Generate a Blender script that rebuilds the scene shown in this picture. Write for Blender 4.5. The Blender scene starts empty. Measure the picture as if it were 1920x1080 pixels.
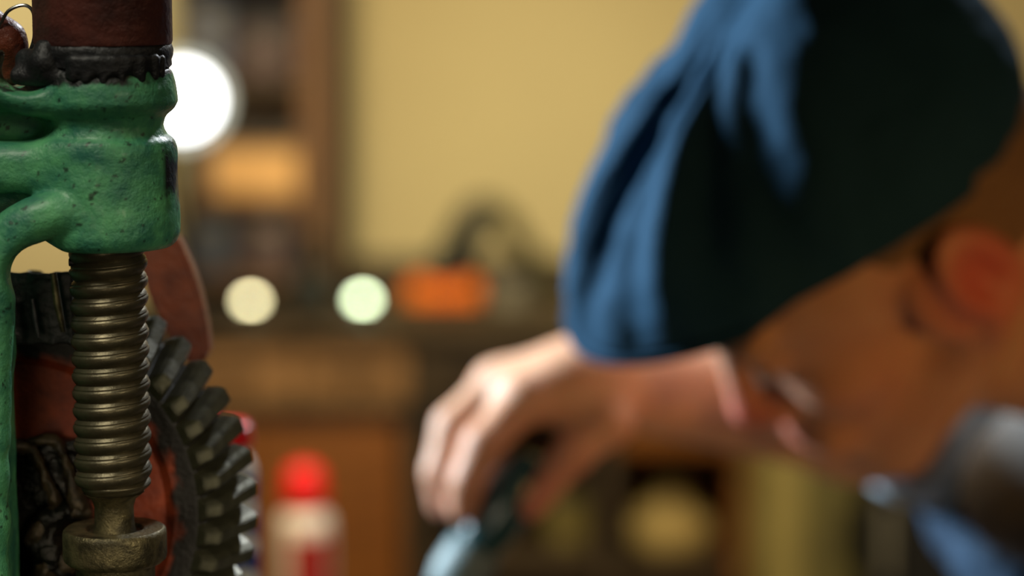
import bpy, bmesh, math, random
import numpy as np
from mathutils import Vector, Matrix, noise
import openvdb as vdb
R = math.radians
S = bpy.context.scene
C = S.collection
# ------------------------------------------------------------------ camera
FPX = 4516.0
PITCH = R(8)
CAM = Vector((0, 0, 1.25))
FW = Vector((0, math.cos(PITCH), -math.sin(PITCH)))
UP = Vector((0, math.sin(PITCH), math.cos(PITCH)))
RT = Vector((1, 0, 0))
cam = bpy.data.cameras.new('camera')
co = bpy.data.objects.new('camera', cam)
C.objects.link(co)
co.location = CAM
co.rotation_euler = (R(90) - PITCH, 0, 0)
cam.sensor_width = 36
cam.lens = 36 * FPX / 1920
cam.clip_start = 0.05
cam.dof.use_dof = True
cam.dof.focus_distance = 0.745
cam.dof.aperture_fstop = cam.lens / 1000 / 0.0195
cam.dof.aperture_blades = 0
S.camera = co
# ------------------------------------------------------------------ world, lights, exposure
w = bpy.data.worlds.new('world')
S.world = w
w.use_nodes = True
w.node_tree.nodes['Background'].inputs[0].default_value = (1.0, 0.83, 0.55, 1)
w.node_tree.nodes['Background'].inputs[1].default_value = 0.05
S.view_settings.view_transform = 'Standard'
S.view_settings.look = 'None'
S.view_settings.gamma = 1
S.view_settings.exposure = 0.0
S.view_settings.use_curve_mapping = False
S.cycles.use_denoising = True
S.cycles.max_bounces = 6
S.cycles.sample_clamp_indirect = 4


def light(name, kind, loc, target, energy, color, size=0.2, size_y=None, spot=60, blend=0.6):
    l = bpy.data.lights.new(name, kind)
    l.energy = energy
    l.color = color
    if kind == 'AREA':
        l.size = size
        if size_y:
            l.shape = 'RECTANGLE'
            l.size_y = size_y
    else:
        l.shadow_soft_size = size
    if kind == 'SPOT':
        l.spot_size = R(spot)
        l.spot_blend = blend
    o = bpy.data.objects.new(name, l)
    C.objects.link(o)
    o.location = loc
    o.rotation_euler = (Vector(target) - Vector(loc)).to_track_quat('-Z', 'Y').to_euler()
    return o


light('cool_lamp_light', 'SPOT', (-1.0, 1.47, 1.42), (0.14, 1.22, 1.08), 195, (0.76, 0.90, 1.0), 0.11, spot=46, blend=0.35)
light('warm_face_light', 'SPOT', (0.80, 0.25, 1.02), (0.22, 1.15, 1.04), 13, (1.0, 0.52, 0.14), 0.10, spot=26, blend=0.9)
light('warm_room_light', 'AREA', (0.9, 0.35, 1.9), (0.2, 1.15, 1.05), 0.5, (1.0, 0.65, 0.3), 0.5)
light('wall_wash_light', 'SPOT', (0.35, 1.9, 2.25), (0.0, 3.12, 0.86), 58, (1.0, 0.89, 0.60), 0.15, spot=25, blend=1.0)
light('wall_left_light', 'SPOT', (-0.75, 2.3, 1.7), (-0.62, 3.12, 1.16), 22, (1.0, 0.92, 0.70), 0.08, spot=40, blend=0.8)
light('bench_fill_light', 'AREA', (-0.25, 1.65, 1.75), (-0.1, 2.85, 0.75), 21, (1.0, 0.74, 0.42), 0.5)
light('machine_front_light', 'SPOT', (-0.36, 0.36, 1.75), (-0.14, 0.745, 1.12), 15, (1.0, 0.95, 0.78), 0.14, spot=24, blend=0.6)
light('machine_side_light', 'SPOT', (0.34, 0.14, 1.30), (-0.11, 0.78, 1.06), 6.5, (1.0, 0.88, 0.62), 0.08, spot=20, blend=0.6)
light('machine_low_light', 'SPOT', (-0.16, 0.08, 1.12), (-0.12, 0.78, 1.04), 3.2, (1.0, 0.86, 0.60), 0.10, spot=22, blend=0.7)
light('machine_back_light', 'AREA', (0.30, 1.75, 1.85), (-0.12, 0.75, 1.15), 10.0, (0.9, 0.95, 1.0), 0.10)


# ------------------------------------------------------------------ helpers
def P(px, py, d):
    return CAM + FW * d + RT * ((px - 960) / FPX * d) + UP * ((540 - py) / FPX * d)


def ray_y(px, py, Y):
    """the point where the sight line meets the upright plane y = Y"""
    v = FW + RT * ((px - 960) / FPX) + UP * ((540 - py) / FPX)
    return CAM + v * (Y / v.y)


def mk(name, verts, faces, m=None, parent=None, smooth=True):
    me = bpy.data.meshes.new(name)
    me.from_pydata([tuple(v) for v in verts], [], faces)
    return link(name, me, m, parent, smooth)


def link(name, me, m=None, parent=None, smooth=True, sharp=None):
    if m:
        me.materials.append(m)
    o = bpy.data.objects.new(name, me)
    C.objects.link(o)
    if smooth:
        me.polygons.foreach_set('use_smooth', [True] * len(me.polygons))
        if sharp:
            me.set_sharp_from_angle(angle=R(sharp))
    if parent:
        par(o, parent)
    return o


def par(o, parent):
    o.parent = parent
    o.matrix_parent_inverse = wm(parent).inverted()


def wm(o):
    m = o.matrix_basis.copy()
    p = o
    while p.parent:
        m = p.parent.matrix_basis @ p.matrix_parent_inverse @ m if False else (p.parent.matrix_basis @ (p.matrix_parent_inverse @ m))
        p = p.parent
    return m


def bmo(name, bm, m, parent=None, smooth=True, sharp=40):
    bmesh.ops.recalc_face_normals(bm, faces=bm.faces)
    me = bpy.data.meshes.new(name)
    bm.to_mesh(me)
    bm.free()
    return link(name, me, m, parent, smooth, sharp)


def thing(name, label, cat, loc, group=None):
    o = bpy.data.objects.new(name, None)
    o.empty_display_size = 0.05
    C.objects.link(o)
    o.location = loc
    return tag(o, label, cat, group)


def tag(o, label, cat, group=None):
    o['label'] = label
    o['category'] = cat
    if group:
        o['group'] = group
    return o


def struct(o):
    o['kind'] = 'structure'
    return o


def box_bm(lo, hi, bev=0.0, bm=None, seg=2):
    bm = bm or bmesh.new()
    lo, hi = Vector(lo), Vector(hi)
    g = bmesh.ops.create_cube(bm, size=1)
    bmesh.ops.scale(bm, vec=hi - lo, verts=g['verts'])
    bmesh.ops.translate(bm, vec=(hi + lo) / 2, verts=g['verts'])
    if bev:
        es = list({e for v in g['verts'] for e in v.link_edges})
        bmesh.ops.bevel(bm, geom=es, offset=bev, segments=seg, affect='EDGES', profile=0.6)
    return bm


def lathe_bm(prof, c=(0, 0, 0), n=64, axis='Z', rot=None, bm=None):
    """prof: list of (r, h). closed onto the axis at both ends when r is 0"""
    bm = bm or bmesh.new()
    c = Vector(c)
    rings = []
    for r, h in prof:
        if r < 1e-7:
            p = Vector((0, 0, h))
            rings.append([bm.verts.new(c + (rot @ p if rot else p))])
        else:
            ring = []
            for k in range(n):
                a = 2 * math.pi * k / n
                p = Vector((r * math.cos(a), r * math.sin(a), h))
                ring.append(bm.verts.new(c + (rot @ p if rot else p)))
            rings.append(ring)
    for a, b in zip(rings, rings[1:]):
        for k in range(n):
            k2 = (k + 1) % n
            if len(a) == 1 and len(b) == 1:
                break
            if len(a) == 1:
                bm.faces.new((a[0], b[k], b[k2]))
            elif len(b) == 1:
                bm.faces.new((a[k], a[k2], b[0]))
            else:
                bm.faces.new((a[k], a[k2], b[k2], b[k]))
    return bm


def tube_bm(pts, rad, n=16, bm=None, closed=False, flat=1.0):
    bm = bm or bmesh.new()
    pts = [Vector(p) for p in pts]
    if not hasattr(rad, '__len__'):
        rad = [rad] * len(pts)
    rings = []
    nrm = None
    for i, p in enumerate(pts):
        a = pts[(i - 1) % len(pts)] if (closed or i > 0) else p
        b = pts[(i + 1) % len(pts)] if (closed or i < len(pts) - 1) else p
        t = (b - a).normalized()
        if nrm is None:
            nrm = t.orthogonal().normalized()
        nrm = (nrm - t * nrm.dot(t)).normalized()
        bn = t.cross(nrm)
        rings.append([bm.verts.new(p + (nrm * math.cos(2 * math.pi * k / n) + bn * math.sin(2 * math.pi * k / n) * flat) * rad[i]) for k in range(n)])
    m = len(rings)
    for i in range(m if closed else m - 1):
        A, B = rings[i], rings[(i + 1) % m]
        for k in range(n):
            bm.faces.new((A[k], A[(k + 1) % n], B[(k + 1) % n], B[k]))
    if not closed:
        bm.faces.new(rings[0][::-1])
        bm.faces.new(rings[-1])
    return bm


def spline(pts, n=8):
    """Catmull-Rom through the points"""
    pts = [Vector(p) for p in pts]
    out = []
    for i in range(len(pts) - 1):
        p0 = pts[max(i - 1, 0)]
        p1, p2 = pts[i], pts[i + 1]
        p3 = pts[min(i + 2, len(pts) - 1)]
        for k in range(n):
            t = k / n
            out.append(0.5 * ((2 * p1) + (p2 - p0) * t + (2 * p0 - 5 * p1 + 4 * p2 - p3) * t * t + (-p0 + 3 * p1 - 3 * p2 + p3) * t ** 3))
    out.append(pts[-1])
    return out


class SDF:
    """a distance field on a grid; shapes are blended in, then it becomes one closed mesh"""

    def __init__(s, lo, hi, vox):
        s.lo = np.array(lo, float)
        s.v = vox
        s.n = np.ceil((np.array(hi) - s.lo) / vox).astype(int) + 1
        s.f = np.full(s.n, 1.0, np.float32)

    def _win(s, lo, hi, pad):
        a = np.clip(np.floor((np.array(lo) - pad - s.lo) / s.v).astype(int), 0, s.n)
        b = np.clip(np.ceil((np.array(hi) + pad - s.lo) / s.v).astype(int) + 1, 0, s.n)
        sl = tuple(slice(a[i], b[i]) for i in range(3))
        g = [(s.lo[i] + s.v * np.arange(a[i], b[i])).astype(np.float32) for i in range(3)]
        return sl, np.meshgrid(*g, indexing='ij', sparse=True)

    def _mix(s, sl, d, k, sub=False):
        f = s.f[sl]
        if sub:
            h = np.clip(0.5 - 0.5 * (f + d) / k, 0, 1)
            s.f[sl] = f * (1 - h) - d * h + k * h * (1 - h)
        else:
            h = np.clip(0.5 + 0.5 * (f - d) / k, 0, 1)
            s.f[sl] = f * (1 - h) + d * h - k * h * (1 - h)

    def cap(s, a, b, ra, rb=None, k=0.01, sub=False):
        rb = ra if rb is None else rb
        a, b = np.array(a, float), np.array(b, float)
        m = max(ra, rb)
        sl, (X, Y, Z) = s._win(np.minimum(a, b) - m, np.maximum(a, b) + m, k + 3 * s.v)
        ab = b - a
        L = max(ab @ ab, 1e-12)
        t = np.clip(((X - a[0]) * ab[0] + (Y - a[1]) * ab[1] + (Z - a[2]) * ab[2]) / L, 0, 1)
        d = np.sqrt((X - a[0] - t * ab[0]) ** 2 + (Y - a[1] - t * ab[1]) ** 2 + (Z - a[2] - t * ab[2]) ** 2) - (ra + (rb - ra) * t)
        s._mix(sl, d, k, sub)
        return s

    def ell(s, c, r, M=None, k=0.01, sub=False):
        c, r = np.array(c, float), np.array(r, float)
        M = np.eye(3) if M is None else np.array(M, float)  # columns: local axes in world
        m = r.max()
        sl, (X, Y, Z) = s._win(c - m, c + m, k + 3 * s.v)
        X, Y, Z = X - c[0], Y - c[1], Z - c[2]
        q = [(X * M[0, i] + Y * M[1, i] + Z * M[2, i]) for i in range(3)]
        k0 = np.sqrt(sum((q[i] / r[i]) ** 2 for i in range(3)))
        k1 = np.sqrt(sum((q[i] / r[i] ** 2) ** 2 for i in range(3))) + 1e-6
        s._mix(sl, k0 * (k0 - 1) / k1, k, sub)
        return s

    def box(s, lo, hi, rnd=0.002, k=0.005, sub=False):
        lo, hi = np.minimum(lo, hi).astype(float), np.maximum(lo, hi).astype(float)
        c, h = (lo + hi) / 2, (hi - lo) / 2 - rnd
        sl, (X, Y, Z) = s._win(lo, hi, k + 3 * s.v)
        q = [np.abs(X - c[0]) - h[0], np.abs(Y - c[1]) - h[1], np.abs(Z - c[2]) - h[2]]
        o = np.sqrt(sum(np.maximum(x, 0) ** 2 for x in q))
        i = np.minimum(np.maximum(q[0], np.maximum(q[1], q[2])), 0)
        s._mix(sl, o + i - rnd, k, sub)
        return s

    def path(s, pts, rad, k=0.01, sub=False):
        for i in range(len(pts) - 1):
            ra = rad[i] if hasattr(rad, '__len__') else rad
            rb = rad[i + 1] if hasattr(rad, '__len__') else rad
            s.cap(pts[i], pts[i + 1], ra, rb, k, sub)
        return s

    def lath(s, prof, c, k=0.004, sub=False):
        """upright turned shape: radius by height, prof = [(z, r)] with z rising"""
        z = np.array([p[0] for p in prof])
        r = np.array([p[1] for p in prof])
        m = r.max()
        sl, (X, Y, Z) = s._win((c[0] - m, c[1] - m, z[0]), (c[0] + m, c[1] + m, z[-1]), k + 3 * s.v)
        rr = np.interp(Z, z, r)
        d = np.maximum(np.sqrt((X - c[0]) ** 2 + (Y - c[1]) ** 2) - rr, np.maximum(z[0] - Z, Z - z[-1]))
        s._mix(sl, d.astype(np.float32), k, sub)
        return s

    def mesh(s, name, disp=None, relax=1):
        f = np.clip(s.f, -4 * s.v, 4 * s.v)
        for ax in range(3):  # close at the borders of the grid
            for e in (0, -1):
                ix = [slice(None)] * 3
                ix[ax] = e
                f[tuple(ix)] = 4 * s.v
        for _ in range(relax):
            g = f.copy()
            for ax in range(3):
                g += np.roll(f, 1, ax) + np.roll(f, -1, ax)
            f = g / 7
        g = vdb.FloatGrid(4 * s.v)
        g.copyFromArray(np.ascontiguousarray(f, np.float32))
        p, q = g.convertToQuads(0.0)
        p = p * s.v + s.lo
        if disp is not None:
            p = disp(p)
        me = bpy.data.meshes.new(name)
        me.vertices.add(len(p))
        me.vertices.foreach_set('co', p.astype(np.float32).ravel())
        me.loops.add(len(q) * 4)
        me.loops.foreach_set('vertex_index', q[:, ::-1].astype(np.int32).ravel())
        me.polygons.add(len(q))
        me.polygons.foreach_set('loop_start', np.arange(len(q), dtype=np.int32) * 4)
        me.update(calc_edges=True)
        me.validate()
        bm = bmesh.new()
        bm.from_mesh(me)
        bmesh.ops.recalc_face_normals(bm, faces=bm.faces)
        bm.to_mesh(me)
        bm.free()
        return me


# ------------------------------------------------------------------ materials
def mat(name, col, rough=0.6, metal=0.0, col2=None, scale=40.0, detail=5, contrast=(0.35, 0.65), bump=0.0, bscale=None,
        col3=None, scale3=12.0, cut3=(0.6, 0.68), emit=None, estr=0.0, coat=0.0, sss=0.0, stretch=None, spec=0.5, rough2=None, attr=None, attrcol=None,
        trans=0.0, sheen=0.0):
    m = bpy.data.materials.new(name)
    m.use_nodes = True
    nt = m.node_tree
    N, L = nt.nodes, nt.links
    b = N['Principled BSDF']
    b.inputs['Roughness'].default_value = rough
    b.inputs['Metallic'].default_value = metal
    b.inputs['Specular IOR Level'].default_value = spec
    b.inputs['Coat Weight'].default_value = coat
    b.inputs['Coat Roughness'].default_value = 0.2
    b.inputs['Transmission Weight'].default_value = trans
    b.inputs['Sheen Weight'].default_value = sheen
    if sss:
        b.inputs['Subsurface Weight'].default_value = sss
        b.inputs['Subsurface Radius'].default_value = (0.012, 0.004, 0.002)
        b.inputs['Subsurface Scale'].default_value = 0.6
    tc = N.new('ShaderNodeTexCoord')
    mp = N.new('ShaderNodeMapping')
    L.new(tc.outputs['Object'], mp.inputs[0])
    if stretch:
        mp.inputs['Scale'].default_value = stretch
    c = None

    def nz(sc, det=detail, seed=0.0):
        n = N.new('ShaderNodeTexNoise')
        n.inputs['Scale'].default_value = sc
        n.inputs['Detail'].default_value = det
        n.inputs['Roughness'].default_value = 0.6
        L.new(mp.outputs[0], n.inputs['Vector'])
        return n

    def ramp(n, lo, hi):
        r = N.new('ShaderNodeMapRange')
        r.inputs['From Min'].default_value = lo
        r.inputs['From Max'].default_value = hi
        L.new(n, r.inputs[0])
        return r.outputs[0]

    def mix(f, A, B):
        x = N.new('ShaderNodeMix')
        x.data_type = 'RGBA'
        L.new(f, x.inputs[0])
        for s_, v in ((x.inputs[6], A), (x.inputs[7], B)):
            if isinstance(v, tuple):
                s_.default_value = (*v, 1)
            else:
                L.new(v, s_)
        return x.outputs[2]

    c = col
    if col2:
        f = ramp(nz(scale).outputs[0], *contrast)
        c = mix(f, col, col2)
        if rough2 is not None:
            rr = N.new('ShaderNodeMapRange')
            rr.inputs['To Min'].default_value = rough
            rr.inputs['To Max'].default_value = rough2
            L.new(f, rr.inputs[0])
            L.new(rr.outputs[0], b.inputs['Roughness'])
    if col3:
        c = mix(ramp(nz(scale3, 6).outputs[0], *cut3), c, col3)
    if attr:
        a = N.new('ShaderNodeAttribute')
        a.attribute_name = attr
        c = mix(a.outputs['Fac'], c, attrcol)
    if isinstance(c, tuple):
        b.inputs['Base Color'].default_value = (*c, 1)
    else:
        L.new(c, b.inputs['Base Color'])
    if bump:
        bp = N.new('ShaderNodeBump')
        bp.inputs['Strength'].default_value = 1.0
        bp.inputs['Distance'].default_value = bump
        L.new(nz(bscale or scale * 2, 4).outputs[0], bp.inputs['Height'])
        L.new(bp.outputs[0], b.inputs['Normal'])
    if emit:
        b.inputs['Emission Color'].default_value = (*emit, 1)
        b.inputs['Emission Strength'].default_value = estr
    return m


M = {}
M['green'] = mat('green_paint', (0.022, 0.15, 0.10), 0.46, 0, (0.10, 0.38, 0.16), 95, contrast=(0.33, 0.68), bump=0.0005, bscale=600,
                 attr='wear', attrcol=(0.006, 0.009, 0.008), coat=0.12)
M['rust'] = mat('rusty_paint', (0.15, 0.040, 0.028), 0.5, 0.1, (0.05, 0.018, 0.016), 55, bump=0.0006, bscale=300)
M['redrust'] = mat('red_brown_paint', (0.22, 0.045, 0.015), 0.45, 0, (0.10, 0.02, 0.01), 90, bump=0.0006, bscale=400, coat=0.2)
M['black'] = mat('black_grease', (0.006, 0.007, 0.009), 0.5, 0, (0.015, 0.015, 0.016), 120, bump=0.0007, bscale=350)
M['steel_dark'] = mat('oiled_steel', (0.125, 0.105, 0.062), 0.36, 0.7, (0.08, 0.068, 0.04), 160, bump=0.00012, bscale=900, rough2=0.42)
M['steel_wear'] = mat('worn_steel', (0.17, 0.14, 0.07), 0.38, 0.7, (0.05, 0.042, 0.022), 170, contrast=(0.4, 0.62), bump=0.0004, bscale=700,
                      rough2=0.5)
M['tooth'] = mat('gear_steel', (0.105, 0.10, 0.062), 0.40, 0.5, (0.055, 0.052, 0.034), 200, bump=0.0002, bscale=600)
M['red'] = mat('red_orange_paint', (0.42, 0.065, 0.018), 0.55, 0, (0.20, 0.028, 0.012), 110, bump=0.0006, bscale=500, attr='wear',
               attrcol=(0.010, 0.007, 0.006))
M['hub'] = mat('greasy_iron', (0.020, 0.016, 0.012), 0.3, 0.3, (0.006, 0.005, 0.005), 150, contrast=(0.4, 0.6), bump=0.0012, bscale=260)
M['fin'] = mat('greasy_brown_iron', (0.11, 0.075, 0.04), 0.4, 0.3, (0.035, 0.025, 0.016), 200, contrast=(0.35, 0.6), bump=0.0005, bscale=500)
M['bright'] = mat('bright_steel', (0.6, 0.6, 0.58), 0.22, 1.0)
M['skin'] = mat('skin', (0.62, 0.36, 0.235), 0.5, 0, (0.56, 0.30, 0.19), 60, sss=0.25, attr='flush', attrcol=(0.55, 0.11, 0.085), bump=0.0004, bscale=500)
M['cap'] = mat('blue_cap_cloth', (0.010, 0.045, 0.088), 0.85, 0, (0.013, 0.053, 0.102), 30, bump=0.0004, bscale=900, sheen=0.0, spec=0.15)
M['denim'] = mat('denim', (0.006, 0.028, 0.062), 0.8, 0, (0.016, 0.05, 0.10), 25, bump=0.0004, bscale=800)
M['denim_lit'] = mat('lit_denim', (0.45, 0.55, 0.62), 0.8, 0, (0.32, 0.42, 0.5), 30, bump=0.0004, bscale=800)  # denim with the cool highlight put into its colour
M['trouser'] = mat('dark_trousers', (0.02, 0.025, 0.035), 0.85, 0, (0.03, 0.035, 0.045), 20)
M['shirt'] = mat('grey_cotton', (0.075, 0.070, 0.065), 0.85, 0, (0.06, 0.058, 0.055), 30)
M['hair'] = mat('short_hair', (0.26, 0.15, 0.08), 0.7, 0, (0.18, 0.10, 0.055), 300, bump=0.001, bscale=900)
M['wall'] = mat('khaki_plaster', (0.60, 0.54, 0.30), 0.9, 0, (0.56, 0.50, 0.28), 3, bump=0.002, bscale=40)
M['ceiling'] = mat('dim_ceiling', (0.10, 0.09, 0.07), 0.9)
M['wall_boards'] = mat('dark_wall_boards', (0.09, 0.06, 0.035), 0.7, 0, (0.05, 0.035, 0.02), 8)
M['floor'] = mat('concrete', (0.16, 0.14, 0.12), 0.8, 0, (0.10, 0.09, 0.08), 8, bump=0.002, bscale=40)
M['wood'] = mat('bench_wood', (0.42, 0.25, 0.11), 0.6, 0, (0.28, 0.16, 0.07), 14, stretch=(1, 3, 8), bump=0.0006, bscale=40)
M['wood_dark'] = mat('dark_wood', (0.075, 0.055, 0.030), 0.6, 0, (0.045, 0.033, 0.02), 14, stretch=(1, 3, 8))
M['wood_orange'] = mat('orange_wood', (0.28, 0.10, 0.013), 0.55, 0, (0.17, 0.06, 0.009), 14, stretch=(1, 3, 6))
M['post_wood'] = mat('post_wood', (0.22, 0.13, 0.07), 0.6, 0, (0.16, 0.09, 0.05), 14, stretch=(6, 3, 1))
M['slate'] = mat('slate_panel', (0.26, 0.29, 0.32), 0.7, 0, (0.20, 0.20, 0.23), 6)
M['olive'] = mat('olive_paint', (0.33, 0.29, 0.10), 0.45, 0, (0.30, 0.26, 0.09), 20)
M['olive_dark'] = mat('dark_olive_paint', (0.15, 0.14, 0.045), 0.5, 0, (0.12, 0.11, 0.04), 20)
M['near_black'] = mat('black_metal', (0.008, 0.009, 0.009), 0.6)
M['table'] = mat('table_top', (0.12, 0.075, 0.04), 0.5, 0, (0.08, 0.05, 0.03), 14, stretch=(1, 6, 1))
M['white'] = mat('white_plastic', (0.75, 0.72, 0.66), 0.4)
M['cream'] = mat('cream_paper', (0.62, 0.50, 0.20), 0.7, 0, (0.5, 0.4, 0.15), 40)
M['carton'] = mat('tan_cardboard', (0.85, 0.55, 0.24), 0.7, 0, (0.78, 0.48, 0.2), 12)
M['red_plastic'] = mat('red_plastic', (0.85, 0.008, 0.012), 0.35)
M['red_label'] = mat('red_label', (0.70, 0.06, 0.05), 0.5)
M['blue_label'] = mat('blue_label', (0.015, 0.08, 0.42), 0.4)
M['orange'] = mat('orange_plastic', (1.0, 0.27, 0.004), 0.45, 0, (1.0, 0.17, 0.004), 30)
M['dark_rubber'] = mat('black_rubber', (0.012, 0.018, 0.018), 0.5)
M['teal'] = mat('dark_teal_plastic', (0.010, 0.055, 0.065), 0.22, 0, coat=0.6)
M['teal_lit'] = mat('lit_teal', (0.13, 0.19, 0.20), 0.55, 0.0)  # lighter teal, holds the highlight of the handle
M['hose'] = mat('grey_green_hose', (0.10, 0.10, 0.045), 0.6)
M['grey'] = mat('grey_plastic', (0.25, 0.25, 0.2), 0.6)
M['lamp'] = mat('lit_lamp', (1, 1, 1), 0.5, emit=(0.93, 0.97, 1.0), estr=6)
M['glow_cream'] = mat('lit_cream_puck', (1, 1, 1), 0.5, emit=(1.0, 0.90, 0.50), estr=15.0)
M['glow_mint'] = mat('lit_mint_puck', (1, 1, 1), 0.5, emit=(0.82, 1.0, 0.62), estr=15.0)

# ------------------------------------------------------------------ the room
YW = 3.12


def slab(name, lo, hi, m, kind=True):
    o = bmo(name, box_bm(lo, hi), m, smooth=False)
    return struct(o)


slab('floor', (-2.2, -1.2, -0.1), (2.2, YW, 0), M['floor'])
slab('ceiling', (-2.2, -1.2, 2.6), (2.2, YW, 2.7), M['ceiling'])
slab('wall_back', (-2.2, YW, 0), (2.2, YW + 0.1, 2.6), M['wall'])
slab('wall_left', (-2.3, -1.2, 0), (-2.2, YW, 2.6), M['wall_boards'])
slab('wall_right', (2.2, -1.2, 0), (2.3, YW, 2.6), M['wall_boards'])
slab('wall_front', (-2.2, -1.3, 0), (2.2, -1.2, 2.6), M['wall_boards'])

# ------------------------------------------------------------------ back bench
BY = 2.78                                  # its front face
zt = ray_y(600, 606, BY).z                 # bench top level


def bx(px, Y=BY, py=600):
    return ray_y(px, py, Y).x


def bz(py, Y=BY):
    return ray_y(960, py, Y).z


bench = thing('workbench', 'long brown wooden workbench with open cupboards along the khaki back wall', 'workbench', (0, 3.0, 0))
x0, x1 = bx(235), bx(1446)
bmo('worktop', box_bm((x0 - 0.02, BY - 0.02, zt - 0.018), (x1, YW - 0.01, zt), 0.003), M['wood_dark'], bench)
za, zb = bz(758), bz(612)
xs = [bx(300), bx(556), bx(768), bx(1020), bx(1446)]
for i in range(4):
    o = bmo('drawer', box_bm((xs[i] + 0.003, BY, za), (xs[i + 1] - 0.003, BY + 0.02, zb - 0.006), 0.002),
            M['wood'] if i < 2 else M['wood_dark'], bench)
    xm = (xs[i] + xs[i + 1]) / 2
    bmo('handle', tube_bm(spline([(xm - 0.03, BY, (za + zb) / 2), (xm - 0.028, BY - 0.018, (za + zb) / 2), (xm + 0.028, BY - 0.018, (za + zb) / 2), (xm + 0.03, BY, (za + zb) / 2)], 4), 0.004, 8), M['near_black'], o)
bmo('drawer_case', box_bm((x0, BY + 0.022, za), (x1 - 0.004, YW - 0.02, zt - 0.019)), M['wood_dark'], bench, False)
bmo('gap_strip', box_bm((x0, BY + 0.004, za - 0.022), (x1 - 0.004, BY + 0.03, za - 0.003), 0.002), M['near_black'], bench)  # black strip in place of the dark gap under the drawers
bmo('side_panel', box_bm((x0, BY + 0.03, 0), (x0 + 0.02, YW - 0.02, za - 0.024)), M['wood_dark'], bench, False)
bmo('divider', box_bm((bx(762), BY + 0.01, 0), (bx(800), YW - 0.04, za - 0.024), 0.002), M['wood_dark'], bench)
bmo('divider', box_bm((bx(1130), BY + 0.03, 0), (bx(1160), YW - 0.04, za - 0.024), 0.002), M['wood_dark'], bench)
bmo('side_panel', box_bm((bx(1385), BY + 0.01, 0), (bx(1440), YW - 0.02, za - 0.024), 0.002), M['wood_orange'], bench)
bmo('cupboard_door', box_bm((bx(470), BY + 0.008, 0.12), (bx(750), BY + 0.028, za - 0.026), 0.003), M['wood_orange'], bench)
bmo('cupboard_door', box_bm((bx(250), BY + 0.008, 0.12), (bx(466), BY + 0.028, za - 0.026), 0.003), M['wood_orange'], bench)
bmo('back_panel', box_bm((bx(805), YW - 0.045, 0.1), (bx(1380), YW - 0.03, za - 0.026)), M['wood_orange'], bench, False)
bmo('shelf', box_bm((bx(805), BY + 0.05, bz(1075) - 0.02), (bx(1126), YW - 0.05, bz(1075)), 0.002), M['wood_dark'], bench)
bmo('shelf', box_bm((bx(1164), BY + 0.05, bz(1082) - 0.02), (bx(1382), YW - 0.05, bz(1082)), 0.002), M['wood_dark'], bench)
bmo('fascia', box_bm((bx(1164), BY + 0.01, za - 0.06), (bx(1382), BY + 0.028, za - 0.026), 0.002), M['wood_orange'], bench)
bmo('bottom_panel', box_bm((x0 + 0.02, BY + 0.03, 0.08), (bx(1384), YW - 0.05, 0.10)), M['wood_dark'], bench, False)

# cream sack-like tin in the cupboard
sy = 2.88
cz = bz(1082)
t = thing('paper_bag', 'rounded cream paper bag inside the open cupboard at the bench end', 'bag', (bx(1262, sy), sy, cz))
c = Vector((bx(1262, sy), sy + 0.02, cz))
s_ = SDF(c - Vector((0.07, 0.06, 0.002)), c + Vector((0.07, 0.06, 0.10)), 0.002)
s_.ell(c + Vector((0, 0, 0.028)), (0.052, 0.036, 0.034), k=0.01).ell(c + Vector((-0.005, 0, 0.048)), (0.036, 0.028, 0.022), k=0.012)
s_.cap(c + Vector((-0.01, 0, 0.05)), c + Vector((0.0, 0, 0.078)), 0.012, 0.020, k=0.01)
link('bag_body', s_.mesh('bag_body'), M['cream'], t)
bmo('tie', tube_bm([c + Vector((-0.004 + 0.017 * math.cos(a), 0.017 * math.sin(a), 0.066)) for a in np.linspace(0, 2 * math.pi, 24, endpoint=False)], 0.002, 8, closed=True), M['wood'], t)

# dark tin and jars on the left shelf of the open cupboard
for px, h, r, mm, lb, nm in ((865, 0.075, 0.020, 'dark_rubber', 'black tin with rounded lid in the middle open cupboard', 'black_tin'),
                             (1065, 0.060, 0.026, 'olive', 'short olive tin behind the thumb in the middle open cupboard', 'olive_tin')):
    b0 = Vector((bx(px, 2.95), 2.95, bz(1075)))
    t = thing(nm, lb, 'tin', b0)
    bmo('can_body', lathe_bm([(0, 0), (r * .97, 0), (r, .003), (r, h - .004), (r * .96, h), (0, h)], b0, 40), M[mm], t)
    bmo('lid', lathe_bm([(0, h + .0002), (r * 1.02, h + .0002), (r * 1.02, h + .006), (r * .8, h + .009), (0, h + .0095)], b0, 40), M['grey'], t)

# ------------------------------------------------------------------ shelving to the left
SY = 2.93
sh = thing('shelving_unit', 'dark open shelving unit with brown wooden post standing on the workbench', 'shelving', (bx(480, SY), SY, zt))
zs = lambda py: bz(py, SY)
top = 1.75
bmo('back_panel', box_bm((bx(352, SY), SY + 0.16, zt + 0.001), (bx(600, SY), SY + 0.17, top)), M['slate'], sh, False)
bmo('post', box_bm((bx(566, SY), SY, zt + 0.001), (bx(622, SY), SY + 0.05, top), 0.003), M['post_wood'], sh)
bmo('post', box_bm((bx(622, SY), SY + 0.05, zt + 0.001), (bx(646, SY), SY + 0.17, top), 0.003), M['wood_dark'], sh)
bmo('post', box_bm((bx(340, SY), SY, zt + 0.001), (bx(356, SY), SY + 0.16, top), 0.003), M['wood_dark'], sh)
for py in (368, 150, -60, 520):
    bmo('shelf', box_bm((bx(358, SY), SY + 0.005, zs(py) - 0.012), (bx(565, SY), SY + 0.159, zs(py)), 0.002), M['post_wood'] if py != 150 else M['wood_dark'], sh)
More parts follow.
